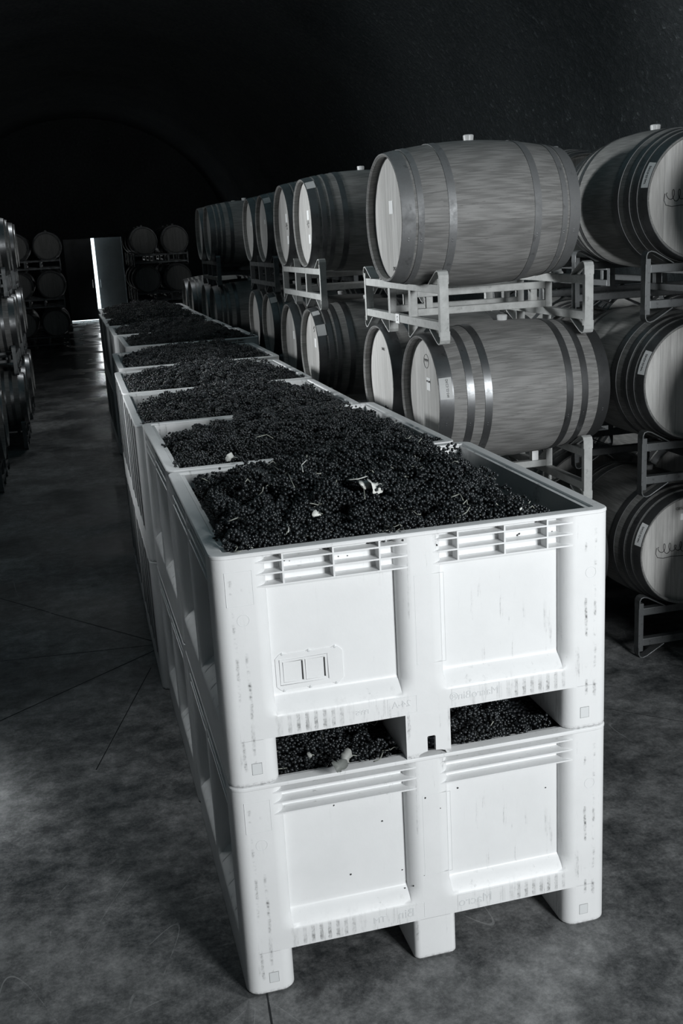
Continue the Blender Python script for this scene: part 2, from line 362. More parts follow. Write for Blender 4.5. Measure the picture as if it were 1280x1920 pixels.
# ------------------------------------------------------------------ setting
XL, XR, ZS, YN, YF = -3.9, 5.1, 1.9, -10.0, 32.0
XC, RAD = (XL+XR)/2, (XR-XL)/2
fl = MB(); fl.add([(XL-0.3, YN-0.3, 0), (XR+0.3, YN-0.3, 0), (XR+0.3, YF+0.3, 0), (XL-0.3, YF+0.3, 0)], [(0, 1, 2, 3)])
tag(link('floor', fl.mesh('floor', M['floor'], fix=False)), kind='structure')
def shell(name, prof):
    ys = np.arange(YN, YF+0.01, 1.0); vs = []; fs = []; n = len(prof)
    for y in ys:
        for x, z in prof: vs.append((x, y, z))
    for i in range(len(ys)-1):
        for k in range(n-1): fs.append((i*n+k, i*n+k+1, (i+1)*n+k+1, (i+1)*n+k))
    b = MB(); b.add(vs, fs); tag(link(name, b.mesh(name, M['cave'], smooth=True, fix=False)), kind='structure')
shell('wall_left', [(XL, 0), (XL, ZS/2), (XL, ZS)])
shell('wall_right', [(XR, 0), (XR, ZS/2), (XR, ZS)])
shell('ceiling', [(XC-RAD*math.cos(PI*k/40), ZS+RAD*0.92*math.sin(PI*k/40)) for k in range(41)])
DX0, DX1, DX2, DH = -0.155, 0.69, 1.62, 2.52
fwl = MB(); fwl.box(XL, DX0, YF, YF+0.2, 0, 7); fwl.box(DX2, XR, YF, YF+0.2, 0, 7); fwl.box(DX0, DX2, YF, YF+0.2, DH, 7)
tag(link('wall_far', fwl.mesh('wall_far', M['cave_shaded'])), kind='structure')
nwl = MB(); nwl.box(XL, XR, YN-0.2, YN, 0, 7); tag(link('wall_near', nwl.mesh('wall_near', M['cave'])), kind='structure')
# the two leaves of the far door: the left one almost shut, the right one pushed outward
def leaf_part(name, x0, x1, y, ang, hinge, zb):
    e = empty(name, (hinge, y, 0), ang); tag(e, kind='structure')
    b = MB(); b.box(x0-hinge, x1-hinge, 0, 0.05, zb, DH+0.02); link('door_panel', b.mesh('door_panel', M['door'], bevel=0.004), e)
    h = MB(); s = 1 if abs(x0-hinge) < abs(x1-hinge) else -1
    hx = (x1-hinge-0.09) if s > 0 else (x0-hinge+0.09)
    h.tube([(hx, -0.05, 1.0), (hx, -0.05, 1.25)], 0.012, 10); h.box(hx-0.01, hx+0.01, -0.05, 0, 1.0, 1.02); h.box(hx-0.01, hx+0.01, -0.05, 0, 1.23, 1.25)
    link('door_handle', h.mesh('door_handle', M['steel']), e); return e
leaf_part('door_1', DX0-0.02, DX1, YF+0.205, 0.0, DX0, 0.022)
leaf_part('door_2', DX1+0.075, DX2, YF+0.205, -math.radians(15), DX2, 0.004)

# floor joints and cracks, thin filled saw cuts
def onfloor(px, py):
    v = fw + rr*((px-640)/F_PX) - uu*((py-960)/F_PX); t = -CAM.z/v.z; return Vector((CAM.x+v.x*t, CAM.y+v.y*t, 0))
cuts = [((0, 1122), (92, 1148), .007), ((96, 1150), (300, 1206), .006), ((0, 1240), (300, 1208), .006), ((-60, 1386), (0, 1352), .009), ((0, 1352), (300, 1215), .008),
        ((283, 1252), (180, 1444), .005), ((500, 1860), (512, 1935), .006), ((1100, 1322), (1330, 1362), .003)]
for i, (a, b_, wd) in enumerate(cuts):
    A, B = onfloor(*a), onfloor(*b_); d = (B-A).normalized(); nn = Vector((-d.y, d.x, 0))*wd/2
    b = MB(); n = 9; vs = []
    for k in range(n):
        p = A.lerp(B, k/(n-1)); j = nn*random.uniform(0.75, 1.2); vs += [p-j+Vector((0, 0, 0.0008)), p+j+Vector((0, 0, 0.0008))]
    b.add(vs, [(2*k, 2*k+2, 2*k+3, 2*k+1) for k in range(n-1)])
    tag(link('trim_%d' % (i+1), b.mesh('floor_joint', M['joint'], fix=False)), kind='structure')

# ------------------------------------------------------------------ harvest bin
BW, BD, BH = 1.20, 1.17, 0.704
RC = 0.042
def arc01(n): return [i/n for i in range(n+1)]
def wall_grid(us, zs, depth, keep, place, inner):
    """outer relief surface + flat inner surface, closed at the borders"""
    b = MB(); nu, nz = len(us), len(zs); vs = []
    for u in us:
        for z in zs: vs.append(place(u, depth(u, z), z))
    for u in us:
        for z in zs: vs.append(place(u, inner, z))
    o = nu*nz; fs = []
    cell = [[keep((us[i]+us[i+1])/2, (zs[j]+zs[j+1])/2) for j in range(nz-1)] for i in range(nu-1)]
    g = lambda i, j: 0 <= i < nu-1 and 0 <= j < nz-1 and cell[i][j]
    I = lambda i, j: i*nz+j
    for i in range(nu-1):
        for j in range(nz-1):
            if not cell[i][j]: continue
            a, c, d, e = I(i, j), I(i+1, j), I(i+1, j+1), I(i, j+1)
            fs.append((a, c, d, e)); fs.append((e+o, d+o, c+o, a+o))
            if not g(i-1, j): fs.append((a, e, e+o, a+o))
            if not g(i+1, j): fs.append((c, c+o, d+o, d))
            if not g(i, j-1): fs.append((a, a+o, c+o, c))
            if not g(i, j+1): fs.append((e, d, d+o, e+o))
    b.add(vs, fs); return b
def relief(panels, w, z0, z1, zr, D):
    def f(u, z):
        best = 0
        for a, c in panels:
            e = max(a-u, u-c, 0)/w
            if e >= 1: continue
            fx = 1-math.sqrt(max(0, 1-(1-e)**2)) if e > 0 else 1.0
            if z <= z0: fz = 0
            elif z < zr: t = (z-z0)/(zr-z0); fz = t*t*(0.35)+t*0.65
            elif z <= z1: fz = 1
            elif z <= z1+0.004: fz = 1-(z-z1)/0.004
            else: fz = 0
            best = max(best, fx*fz*D)
        return best
    return f
def dedupe(l):
    l = sorted(l); o = [l[0]]
    for x in l[1:]:
        if x-o[-1] > 0.0008: o.append(x)
    return o
def keyus(panels, w, extent, extra=()):
    k = [0, extent]+list(extra)
    for a, c in panels:
        for t in (0.0001, 0.02, .06, .12, .2, .3, .42, .55, .7, .85, 1): k += [a-w*t, c+w*t]
        k += list(np.linspace(a, c, 16))
    for t in np.linspace(0, PI/2, 8): k += [RC*(1-math.cos(t)), extent-RC*(1-math.cos(t))]
    return dedupe([x for x in k if 0 <= x <= extent])
FP = [(0.155, 0.530), (0.670, 1.045)]; SP = [(0.125, 0.545), (0.625, 1.045)]
ZR = dedupe([0.145, 0.150, 0.16, 0.185, 0.205, 0.210, 0.214, 0.222, 0.232, 0.242, 0.252, 0.258, 0.27, 0.32, 0.4, 0.5, 0.58, 0.62, 0.66, 0.684, 0.690, 0.694, 0.698])
ZSD = dedupe([0.145, 0.15, 0.158, 0.165, 0.175, 0.185, 0.195, 0.202, 0.21, 0.28, 0.4, 0.5, 0.6, 0.66, 0.684, 0.690, 0.694, 0.698])
def corner(u, ext):
    e = min(u, ext-u)
    return 0 if e >= RC else RC-math.sqrt(max(0, RC*RC-(RC-e)**2))
rel_f = relief(FP, 0.042, 0.208, 0.690, 0.255, 0.044)
rel_s = relief(SP, 0.022, 0.160, 0.690, 0.205, 0.050)
def dep_f(u, z): return max(rel_f(u, z), corner(u, BW))
def dep_s(u, z):
    d = rel_s(u, z)
    if 0.165 < z < 0.205 and any(a < u < c for a, c in SP):
        if (u*100) % 7.0 < 1.2: d -= 0.004
    return d
def rounded_rect(x0, x1, y0, y1, r, n=6):
    P = []
    for cx, cy, a0 in ((x1-r, y0+r, -PI/2), (x1-r, y1-r, 0), (x0+r, y1-r, PI/2), (x0+r, y0+r, PI)):
        for k in range(n+1): a = a0+PI/2*k/n; P.append((cx+r*math.cos(a), cy+r*math.sin(a)))
    return P
def rim_mesh():
    b = MB(); n = 7
    def ring(off, z): return [(x, y, z) for x, y in rounded_rect(off, BW-off, off, BD-off, max(RC-off, 0.006), n)]
    rings = [ring(0.0, 0.692), ring(-0.0015, 0.694), ring(-0.0015, 0.700), ring(0.0015, 0.7035), ring(0.006, BH), ring(0.037, BH), ring(0.041, 0.701), ring(0.043, 0.696), ring(0.050, 0.692)]
    m = len(rings[0]); vs = [p for r in rings for p in r]; fs = []; R = len(rings)
    for i in range(R):
        j = (i+1) % R
        for k in range(m): fs.append((i*m+k, i*m+(k+1) % m, j*m+(k+1) % m, j*m+k))
    b.add(vs, fs); return b.mesh('rim', M['plastic'], smooth=True, angle=24)
def foot_mesh(x0, x1, ri, notch):
    if notch:
        o = [(x0, 0), (x0+.036, 0), (x0+.040, .008), (x0+.052, .013), (x0+.066, .016), (x0+.066, .062), (x0+.069, .065), (x0+.089, .065), (x0+.092, .062), (x0+.092, .016), (x0+.108, .014), (x0+.122, .010), (x0+.126, 0), (x1, 0), (x1, .1455), (x0, .1455)]
        b = MB(); b.prism(o, 0.002, 0.014)
        b.box(x0, x0+0.012, 0.013, BD-0.002, 0, .1455); b.box(x1-0.012, x1, 0.013, BD-0.002, 0, .1455); b.box(x0, x1, BD-0.014, BD-0.002, 0, .1455)
        b.box(x0+.01, x1-.01, 0.25, 0.262, 0, .1455)
        return b.mesh('centre_foot', M['plastic'])
    b = MB(); pl = rounded_rect(x0, x1, 0.0, BD, ri, 6); pl2 = rounded_rect(x0+.006, x1-.006, .006, BD-.006, ri-.006, 6)
    n = len(pl); vs = [(x, y, 0.0) for x, y in pl2]+[(x, y, 0.007) for x, y in pl]+[(x, y, 0.1455) for x, y in pl]
    fs = [tuple(range(n))[::-1], tuple(range(2*n, 3*n))]
    for i in range(2):
        for k in range(n): fs.append((i*n+k, i*n+(k+1) % n, (i+1)*n+(k+1) % n, (i+1)*n+k))
    b.add(vs, fs); return b.mesh('foot', M['plastic'], smooth=True, angle=40)
IN = 0.056
front_me = wall_grid(keyus(FP, 0.042, BW), ZR, dep_f, lambda u, z: True, lambda u, d, z: (u, d, z), IN).mesh('front_wall', M['plastic'], smooth=True, angle=32)
rear_me = wall_grid(keyus(FP, 0.042, BW), ZR, dep_f, lambda u, z: True, lambda u, d, z: (BW-u, BD-d, z), IN).mesh('rear_wall', M['plastic'], smooth=True, angle=32)
su = dedupe([u for u in keyus(SP, 0.022, BD, [k*0.07+o for k in range(1, 16) for o in (0, .003, .011, .014)]) if IN <= u <= BD-IN]+[IN, BD-IN])
left_me = wall_grid(su, [z for z in ZSD], dep_s, lambda u, z: True, lambda u, d, z: (d, u, z), IN).mesh('side_wall', M['plastic'], smooth=True, angle=32)
right_me = wall_grid(su, [z for z in ZSD], dep_s, lambda u, z: True, lambda u, d, z: (BW-d, u, z), IN).mesh('side_wall', M['plastic'], smooth=True, angle=32)
def flat_side(left):
    b = MB(); x0, x1 = (0.0005, IN) if left else (BW-IN, BW-0.0005)
    b.box(x0, x1, IN, BD-IN, 0.145, 0.697)
    for k in range(5):      # shallow upright ribs
        y = 0.16+k*0.2125; xr = (-0.004, 0.001) if left else (BW-0.001, BW+0.004)
        b.box(xr[0], xr[1], y-0.012, y+0.012, 0.16, 0.68)
    return b.mesh('side_wall', M['plastic_old'])
flat_l, flat_r = flat_side(True), flat_side(False)
rim_me = rim_mesh()
bf = MB(); bf.box(0.05, BW-0.05, 0.05, BD-0.05, 0.146, 0.17); floor_me = bf.mesh('floor_panel', M['plastic'])
foot_l = foot_mesh(0.0, 0.150, 0.042, False); foot_r = foot_mesh(BW-0.150, BW, 0.042, False)
foot_c = foot_mesh(0.536, 0.676, 0.02, False); foot_cn = foot_mesh(0.536, 0.676, 0.02, True)
def rib_meshes(upright):
    out = []
    for a, c in FP:
        b = MB()
        for z in (0.601, 0.636, 0.671):
            # a rib that runs out into the posts in a thin point
            o = [(a-0.036, 0.0015), (a-0.01, 0.0), (c+0.01, 0.0), (c+0.036, 0.0015), (c+0.02, 0.02), (c, 0.046), (a, 0.046), (a-0.02, 0.02)]
            b.prism(o, z, z+0.0045, 'Z')
        if upright:
            for t in (0.045, 0.19, 0.325):
                x = a+t; b.box(x-0.0025, x+0.0025, 0.001, 0.046, 0.601, 0.6935)
        out.append(b.mesh('rib_grid', M['plastic']))
    return out
rib_up, rib_low = rib_meshes(True), rib_meshes(False)
srib = []
for sgn in (0, 1):
    for a, c in SP:
        b = MB()
        for z in (0.601, 0.636, 0.671):
            if sgn == 0: b.box(0.0005, 0.052, a-0.012, c+0.012, z, z+0.0045)
            else: b.box(BW-0.052, BW-0.0005, a-0.012, c+0.012, z, z+0.0045)
        srib.append(b.mesh('rib_grid', M['plastic']))
def frame_rect(b, x0, x1, z0, z1, t, y0, y1):
    b.box(x0, x1, y0, y1, z0, z0+t); b.box(x0, x1, y0, y1, z1-t, z1); b.box(x0, x0+t, y0, y1, z0, z1); b.box(x1-t, x1, y0, y1, z0, z1)
def one(fn, name, mat): b = MB(); fn(b); return b.mesh(name, mat)
def circle_mark(b, x, z):
    vs = []; n = 28; fs = []
    for k in range(n):
        t = 2*PI*k/n
        for r_, y_ in ((0.0175, 0.001), (0.0175, -0.0006), (0.0163, -0.0006), (0.0163, 0.001)): vs.append((x+r_*math.cos(t), y_, z+r_*math.sin(t)))
    for k in range(n):
        for q in range(3): fs.append((4*k+q, 4*((k+1) % n)+q, 4*((k+1) % n)+q+1, 4*k+q+1))
    b.add(vs, fs)
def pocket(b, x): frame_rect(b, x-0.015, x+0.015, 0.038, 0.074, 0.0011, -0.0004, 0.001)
marks = []
for x in (0.083, 1.117):
    marks.append(('lift_pocket', one(lambda b: b.box(x-0.014, x+0.014, -0.0008, 0.001, 0.039, 0.073), 'lift_pocket', M['mark'])))
    marks.append(('pocket_edge', one(lambda b: pocket(b, x), 'pocket_edge', M['pocket_shade'])))
marks.append(('label_panel', one(lambda b: frame_rect(b, 0.035, 0.112, 0.555, 0.655, 0.0009, -0.0005, 0.001), 'label_panel', M['mark'])))
for x, z in ((0.078, 0.512), (1.135, 0.512)): marks.append(('date_stamp', one(lambda b: circle_mark(b, x, z), 'date_stamp', M['mark'])))
marks.append(('label_panel', one(lambda b: frame_rect(b, 0.578, 0.668, 0.30, 0.575, 0.0006, -0.0004, 0.001), 'label_panel', M['mark'])))
def plate_mesh():   # bolted card plate low on the left panel, with two windows
    b = MB(); y = 0.044; x0, x1, z0, z1 = 0.165, 0.365, 0.268, 0.378
    o = [(x0+.012, z0), (x0+.022, z0-.006), (x0+.034, z0), (x0+.09, z0), (x0+.10, z0-.006), (x0+.11, z0), (x1-.034, z0), (x1-.022, z0-.006), (x1-.012, z0), (x1, z0+.012), (x1, z1-.012), (x1-.012, z1), (x1-.022, z1+.006), (x1-.034, z1), (x0+.11, z1), (x0+.10, z1+.006), (x0+.09, z1), (x0+.034, z1), (x0+.022, z1+.006), (x0+.012, z1), (x0, z1-.012), (x0, z0+.012)]
    b.prism(o, y-0.003, y+0.001)
    frame_rect(b, x0+0.012, x1-0.045, z0+0.016, z1-0.016, 0.0015, y-0.0048, y-0.002)
    for i in (0, 1):
        xx = x0+0.022+i*0.066
        frame_rect(b, xx, xx+0.058, z0+0.024, z1-0.024, 0.0012, y-0.0045, y-0.002)
    return b
plate_me = plate_mesh().mesh('card_plate', M['plastic'], bevel=0.0006)
slots = [one(lambda b: b.box(xx, xx+0.003, 0.0383, 0.0412, 0.294, 0.352), 'plate_slot', M['ink']) for xx in (0.242, 0.308)]
def screw(b, xx, zz):
    vs = [(xx+0.004*math.cos(2*PI*k/12), 0.0395, zz+0.004*math.sin(2*PI*k/12)) for k in range(12)]+[(xx, 0.0385, zz)]
    b.add(vs, [(k, (k+1) % 12, 12) for k in range(12)])
screws = [one(lambda b: screw(b, xx, zz), 'screw_head', M['mark']) for xx in (0.187, 0.265, 0.343) for zz in (0.267, 0.379)]
def emboss(txts):
    out = []
    for t, x, z, s in txts:
        me = text_mesh('lettering', t, s, M['mark'])
        me.transform(Matrix.Translation((x, -0.0003, z)) @ Matrix.Rotation(PI/2, 4, 'X')); out.append(me)
    return out
emb_up = emboss([('MacroBin\u00ae', 0.755, 0.180, 0.034), ('24-A', 0.525, 0.183, 0.030), ('PPPS', 0.405, 0.178, 0.020)])
emb_low = emboss([('Macro', 0.742, 0.178, 0.044), ('Bin', 0.512, 0.178, 0.044), ('TM', 0.425, 0.176, 0.030)])
embf = [one(lambda b: frame_rect(b, x0, x1, 0.152, 0.205, 0.0008, -0.0006, 0.001), 'lettering_frame', M['mark']) for x0, x1 in ((0.682, 0.835), (0.482, 0.572))]
def bits(seed, n, zlo, zhi):   # dried bits of grape stuck to the wall
    rnd = random.Random(seed); b = MB()
    for i in range(n):
        x = rnd.uniform(0.16, 1.04); z = rnd.uniform(zlo, zhi); r_ = rnd.uniform(0.0015, 0.004)
        y = dep_f(x, z)
        vs = [(x+r_*rnd.uniform(.6, 1.3)*math.cos(2*PI*k/7), y-0.0008, z+r_*rnd.uniform(.6, 1.2)*math.sin(2*PI*k/7)) for k in range(7)]+[(x, y-r_*0.6, z)]
        b.add(vs, [(k, (k+1) % 7, 7) for k in range(7)])
    return b
def make_bin(upper, detail=True, recessed=True):
    e = empty('harvest_bin'); P = []
    def p(name, me, par=None, kind=None):
        o = link(name, me, par or e); P.append(o); return o
    fwall = p('front_wall', front_me); p('rear_wall', rear_me); sl = p('side_wall', left_me if recessed else flat_l); sr = p('side_wall', right_me if recessed else flat_r); p('rim', rim_me); p('floor_panel', floor_me)
    p('foot', foot_l); p('foot', foot_r); p('centre_foot', foot_cn if upper else foot_c)
    for me in (rib_up if upper else rib_low): p('rib_grid', me, fwall)
    if recessed: p('rib_grid', srib[0], sl); p('rib_grid', srib[1], sl); p('rib_grid', srib[2], sr); p('rib_grid', srib[3], sr)
    if not detail: return e, P
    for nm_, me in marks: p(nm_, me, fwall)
    for me in embf: p('lettering_frame', me, fwall)
    for me in (emb_up if upper else emb_low): p('lettering', me, fwall)
    if upper:
        pl = p('card_plate', plate_me)
        for me in slots: p('plate_slot', me, pl)
        for me in screws: p('screw_head', me, pl)
    return e, P
STACKS = [  # x, y, width scale, yaw, rim height offset
    (0.0, 0.0, 1.0, 0.0, 0.0), (0.0, 1.185, 0.965, 0.008, 0.0), (-0.038, 2.40, 0.958, -0.003, -0.018), (-0.03, 3.63, 0.968, -0.006, -0.02),
    (0.015, 4.92, 0.972, -0.004, -0.012), (0.150, 6.45, 0.965, 0.0, 0.0), (0.115, 7.74, 0.965, 0.0, 0.0), (0.10, 9.02, 0.965, 0.0, 0.0), (0.10, 10.22, 0.965, 0.0, 0.0), (0.13, 11.45, 0.965, 0.0, 0.0)]
ORD = ['front', 'second', 'third', 'fourth', 'fifth', 'sixth', 'seventh', 'eighth', 'ninth', 'last']
bu, bup = make_bin(True); bl, blp = make_bin(False); pu, pup = make_bin(True, False); pl_, plp = make_bin(False, False)
qu, qup = make_bin(True, False, False); ql, qlp = make_bin(False, False, False)
for i, (x, y, sx, a, dz) in enumerate(STACKS):
    zs_ = (2*BH+dz)/(2*BH)
    for up in (False, True):
        if i == 0: src, pp = (bu, bup) if up else (bl, blp)
        elif i == 1: src, pp = (pu, pup) if up else (pl_, plp)
        else: src, pp = (qu, qup) if up else (ql, qlp)
        o = src if i <= 2 else copy_thing(src, pp)
        if i == 0 and not up: bin0_low = o
        o.location = (x, y, BH*zs_ if up else 0); o.rotation_euler = (0, 0, a); o.scale = (sx, 1, zs_)
        if i == 0: lab = ('upper white harvest bin of the front stack, with a card plate on its panel' if up else 'lower white harvest bin of the front stack, standing on the floor')
        elif i == 9: lab = ('upper' if up else 'lower')+' harvest bin of the stack farthest down the row, before the dark barrels'
        else: lab = '%s plastic harvest bin, %s stack from the front of the row' % ('grape-filled upper' if up else 'lower', ORD[i])
        tag(o, lab, 'harvest bin', 'plastic harvest bins stacked two high in a row')
bb = bits(3, 16, 0.60, 0.69); o = link('dried_grape_bit', bb.mesh('dried_grape_bit', M['dirt']), bup[0]); o['kind'] = 'stuff'
bb = bits(5, 14, 0.19, 0.68); o = link('dried_grape_bit', bb.mesh('dried_grape_bit', M['dirt']), blp[0]); o['kind'] = 'stuff'

# ------------------------------------------------------------------ grapes
def ico(sub):
    bm = bmesh.new(); bmesh.ops.create_icosphere(bm, subdivisions=sub, radius=1.0)
    v = np.array([q.co[:] for q in bm.verts]); f = np.array([[q.index for q in g.verts] for g in bm.faces]); bm.free(); return v, f
IV, IF = ico(2)
def bunch_mesh(seed):
    r = np.random.RandomState(seed); n = 165; V = []; Fc = []; ln = r.uniform(0.105, 0.135)
    for i in range(n):
        t = (i+0.5)/n; x = (t-0.5)*ln
        prof = 0.034*(1-0.62*max(0, t-0.15)**1.4)*min(1, (t+0.04)*7)**0.5*min(1, (1.05-t)*6)**0.5
        a = i*2.399963+r.uniform(-.25, .25); rad = prof*r.uniform(0.72, 1.08)
        br = r.uniform(0.0042, 0.0055)
        if seed % 2 and 0.05 < t < 0.35 and math.cos(a-1.0) > 0.55: rad *= 1.45    # a shoulder wing
        c = np.array([x+r.uniform(-.004, .004), rad*math.cos(a), rad*math.sin(a)])
        Fc.append(IF+len(V)*len(IV)); V.append(IV*br*np.array([1, 1, 1])+c)
    me = bpy.data.meshes.new('grape_bunch'); me.from_pydata(np.concatenate(V).tolist(), [], np.concatenate(Fc).tolist())
    me.materials.append(M['berry']); me.shade_smooth(); return me, ln
BUN = [bunch_mesh(s) for s in range(6)]
def stem_mesh(ln, seed):
    r = random.Random(seed); b = MB()
    x = -ln/2; pts = [(x+0.02, 0, 0), (x-0.004, 0.003, 0.002), (x-0.018, r.uniform(-.008, .012), r.uniform(0, .012)), (x-0.030, r.uniform(-.012, .018), r.uniform(.002, .02))]
    b.tube(pts, [0.0018, 0.0017, 0.0015, 0.002], 6); return b.mesh('stem', M['stem'], smooth=True)
STM = [stem_mesh(l, i) for i, (m, l) in enumerate(BUN)]
rnd = random.Random(11)
def sstep(a, b, x): t = min(1, max(0, (x-a)/(b-a))); return t*t*(3-2*t)
def heap(i, u, v):     # height of the heap above the floor; u, v inside the bin in metres
    un, vn = u/1.2, v/1.17
    nz = noise.noise(Vector((u*4.5+i*3.1, v*4.5, i*7.7)))
    if i == 0:
        h = 1.395+0.105*math.sin(PI*min(1, max(0, un)))**0.8*sstep(-0.25, 0.5, vn)*(1-0.45*sstep(0.55, 1.05, vn))
        h += 0.02*math.exp(-(u/0.3)**2); h -= 0.26*math.exp(-(u/0.42)**2-((v-1.17)/0.27)**2)
        h -= 0.13*sstep(0.86, 1.10, u)*sstep(0.02, 0.30, v)+0.035*sstep(0.98, 1.12, u)
        h -= 0.03*sstep(0.3, 0.0, v)*sstep(0.0, 0.1, v)
        return h+0.020*nz
    h = 1.375+0.085*math.sin(PI*min(1, max(0, un)))**0.7*math.sin(PI*min(1, max(0, vn*0.86+0.1)))
    h -= 0.20*math.exp(-(u/0.44)**2-((v-1.17)/0.28)**2)+0.09*math.exp(-((u-1.18)/0.17)**2-((v-1.0)/0.6)**2)
    return h+0.016*nz+STACKS[i][4]
cand = []      # (x, y, z, rot, variant, where)
for i, (x0, y0, sx, a, dz) in enumerate(STACKS):
    st = 0.071 if i == 0 else 0.080
    nu, nv = int(1.08/st), int(1.05/st)
    for p in range(nu+1):
        for q in range(nv+1):
            u = 0.085+(p+0.5*(q % 2))*1.03/nu+rnd.uniform(-.014, .014); v = 0.085+q*1.0/nv+rnd.uniform(-.014, .014)
            if u > 1.12: continue
            z = heap(i, u, v)+rnd.uniform(-0.016, 0.014)
            yaw = rnd.uniform(0, 2*PI)
            edge = min(u-0.05, 1.15-u, v-0.05, 1.12-v)
            if edge < 0.075: yaw = (PI/2 if min(u, 1.2-u) < min(v, 1.17-v) else 0)+rnd.choice((0, PI))+rnd.uniform(-.12, .12)
            rot = (rnd.uniform(0, 2*PI), rnd.uniform(-0.35, 0.35)*(0.3 if edge < 0.075 else 1), yaw)
            cand.append((x0+u*sx, y0+v, z, rot, rnd.randrange(6), i))
low = []
for p in range(16):
    for q in range(9):
        u = 0.09+p*0.068+rnd.uniform(-.012, .012); v = 0.085+q*0.072+rnd.uniform(-.012, .012)
        if 0.495 < u < 0.715 or u < 0.19 or u > 1.03: continue
        yaw = rnd.uniform(0, 2*PI)
        if v < 0.15: yaw = rnd.choice((0, PI))+rnd.uniform(-.15, .15)
        z = 0.688+0.055*sstep(0.03, 0.3, v)+rnd.uniform(-.010, .012)+0.012*noise.noise(Vector((u*6, v*6, 3)))
        low.append((u, v, z, (rnd.uniform(0, 2*PI), rnd.uniform(-.2, .2), yaw), rnd.randrange(6), -1))
first = [c for c in cand if c[5] == 0]; rest = [c for c in cand if c[5] != 0]
rest.sort(key=lambda c: (Vector(c[:3])-CAM).length)
room = max(0, 300-len(first)-len(low)); things = first+low+rest[:room]; things = things[:300]; stuff = rest[room:]
print('BUNCHES', len(first), len(low), len(things), len(stuff))
proto = {}
for k, c in enumerate(things):
    x, y, z, rot, va, where = c
    if va not in proto:
        o = link('grape_bunch', BUN[va][0]); s_ = link('stem', STM[va], o); proto[va] = (o, s_)
    else:
        o = proto[va][0].copy(); COL.objects.link(o); s_ = proto[va][1].copy(); COL.objects.link(s_); s_.parent = o
    o.location = (x, y, z); o.rotation_euler = rot
    if where == 0: tag(o, 'small bunch of dark wine grapes heaped in the nearest open upper bin', 'grapes', 'grape bunches in the nearest upper bin')
    elif where == -1: tag(o, 'bunch of dark wine grapes in the lowest front bin, seen through its fork openings', 'grapes', 'grape bunches in the lower front bin')
    else: tag(o, 'bunch of dark wine grapes at the near edge of the second open bin', 'grapes', 'grape bunches in the second bin')
# every other bunch: one object, a lumpy bed with bunches set on it
vs, fs = [], []
def bed(fn, x0, y0, sx, n=26, u0=0.052, u1=1.148, v0=0.052, v1=1.118):
    o = len(vs)
    for p in range(n):
        for q in range(n):
            u = u0+(u1-u0)*p/(n-1); v = v0+(v1-v0)*q/(n-1); vs.append((x0+u*sx, y0+v, fn(u, v)))
    for p in range(n-1):
        for q in range(n-1): fs.append((o+p*n+q, o+(p+1)*n+q, o+(p+1)*n+q+1, o+p*n+q+1))
for i, (x0, y0, sx, a, dz) in enumerate(STACKS): bed(lambda u, v: heap(i, u, v)-0.035, x0, y0, sx)
bed(lambda u, v: 0.655+0.055*sstep(0.03, 0.3, v), 0, 0, 1.0)
nb = len(vs); me = bpy.data.meshes.new('grape_bunches'); me.from_pydata(vs+[c[:3] for c in stuff], [], fs)
for nm_, ty_, key_, arr_ in (('spot', 'BOOLEAN', 'value', [False]*nb+[True]*len(stuff)), ('turn', 'FLOAT_VECTOR', 'vector', [0.0]*(3*nb)+[q for c in stuff for q in c[3]]), ('pick', 'INT', 'value', [0]*nb+[c[4] % 4 for c in stuff])):
    me.attributes.new(nm_, ty_, 'POINT'); me.attributes[nm_].data.foreach_set(key_, arr_)
def mat_bed():
    m, nt, b = new_mat('grape_bed'); v, tc = objco(nt)
    vo = N(nt, 'ShaderNodeTexVoronoi'); vo.inputs['Scale'].default_value = 75; L(nt, v, vo.inputs['Vector'])
    h = math_(nt, 'SUBTRACT', 1.0, vo.outputs['Distance']); b.inputs['Base Color'].default_value = (0.010, 0.012, 0.014, 1); b.inputs['Roughness'].default_value = 0.4
    bump(nt, b, h, 1.0, 0.012); return m
me.materials.append(mat_bed()); me.shade_smooth()
go = link('grape_bunches', me); tag(go, 'dark heaped grape bunches filling the bins farther down the row', 'grapes', kind='stuff')
ng = bpy.data.node_groups.new('set_bunches', 'GeometryNodeTree')
ng.interface.new_socket('Geometry', in_out='INPUT', socket_type='NodeSocketGeometry'); ng.interface.new_socket('Geometry', in_out='OUTPUT', socket_type='NodeSocketGeometry')
gin, gout = ng.nodes.new('NodeGroupInput'), ng.nodes.new('NodeGroupOutput')
iop = ng.nodes.new('GeometryNodeInstanceOnPoints'); jn = ng.nodes.new('GeometryNodeJoinGeometry'); gj = ng.nodes.new('GeometryNodeJoinGeometry')
for va in range(4):
    oi = ng.nodes.new('GeometryNodeObjectInfo'); oi.inputs['Object'].default_value = proto[va][0]; oi.inputs['As Instance'].default_value = True; oi.transform_space = 'ORIGINAL'
    ng.links.new(oi.outputs['Geometry'], gj.inputs[0])
def attr(nm, dt):
    n = ng.nodes.new('GeometryNodeInputNamedAttribute'); n.data_type = dt; n.inputs['Name'].default_value = nm; return n.outputs['Attribute']
iop.inputs['Pick Instance'].default_value = True
ng.links.new(gin.outputs[0], iop.inputs['Points']); ng.links.new(attr('spot', 'BOOLEAN'), iop.inputs['Selection']); ng.links.new(gj.outputs[0], iop.inputs['Instance'])
er = ng.nodes.new('FunctionNodeEulerToRotation'); ng.links.new(attr('turn', 'FLOAT_VECTOR'), er.inputs[0]); ng.links.new(er.outputs[0], iop.inputs['Rotation']); ng.links.new(attr('pick', 'INT'), iop.inputs['Instance Index'])
ng.links.new(gin.outputs[0], jn.inputs[0]); ng.links.new(iop.outputs[0], jn.inputs[0]); ng.links.new(jn.outputs[0], gout.inputs[0])
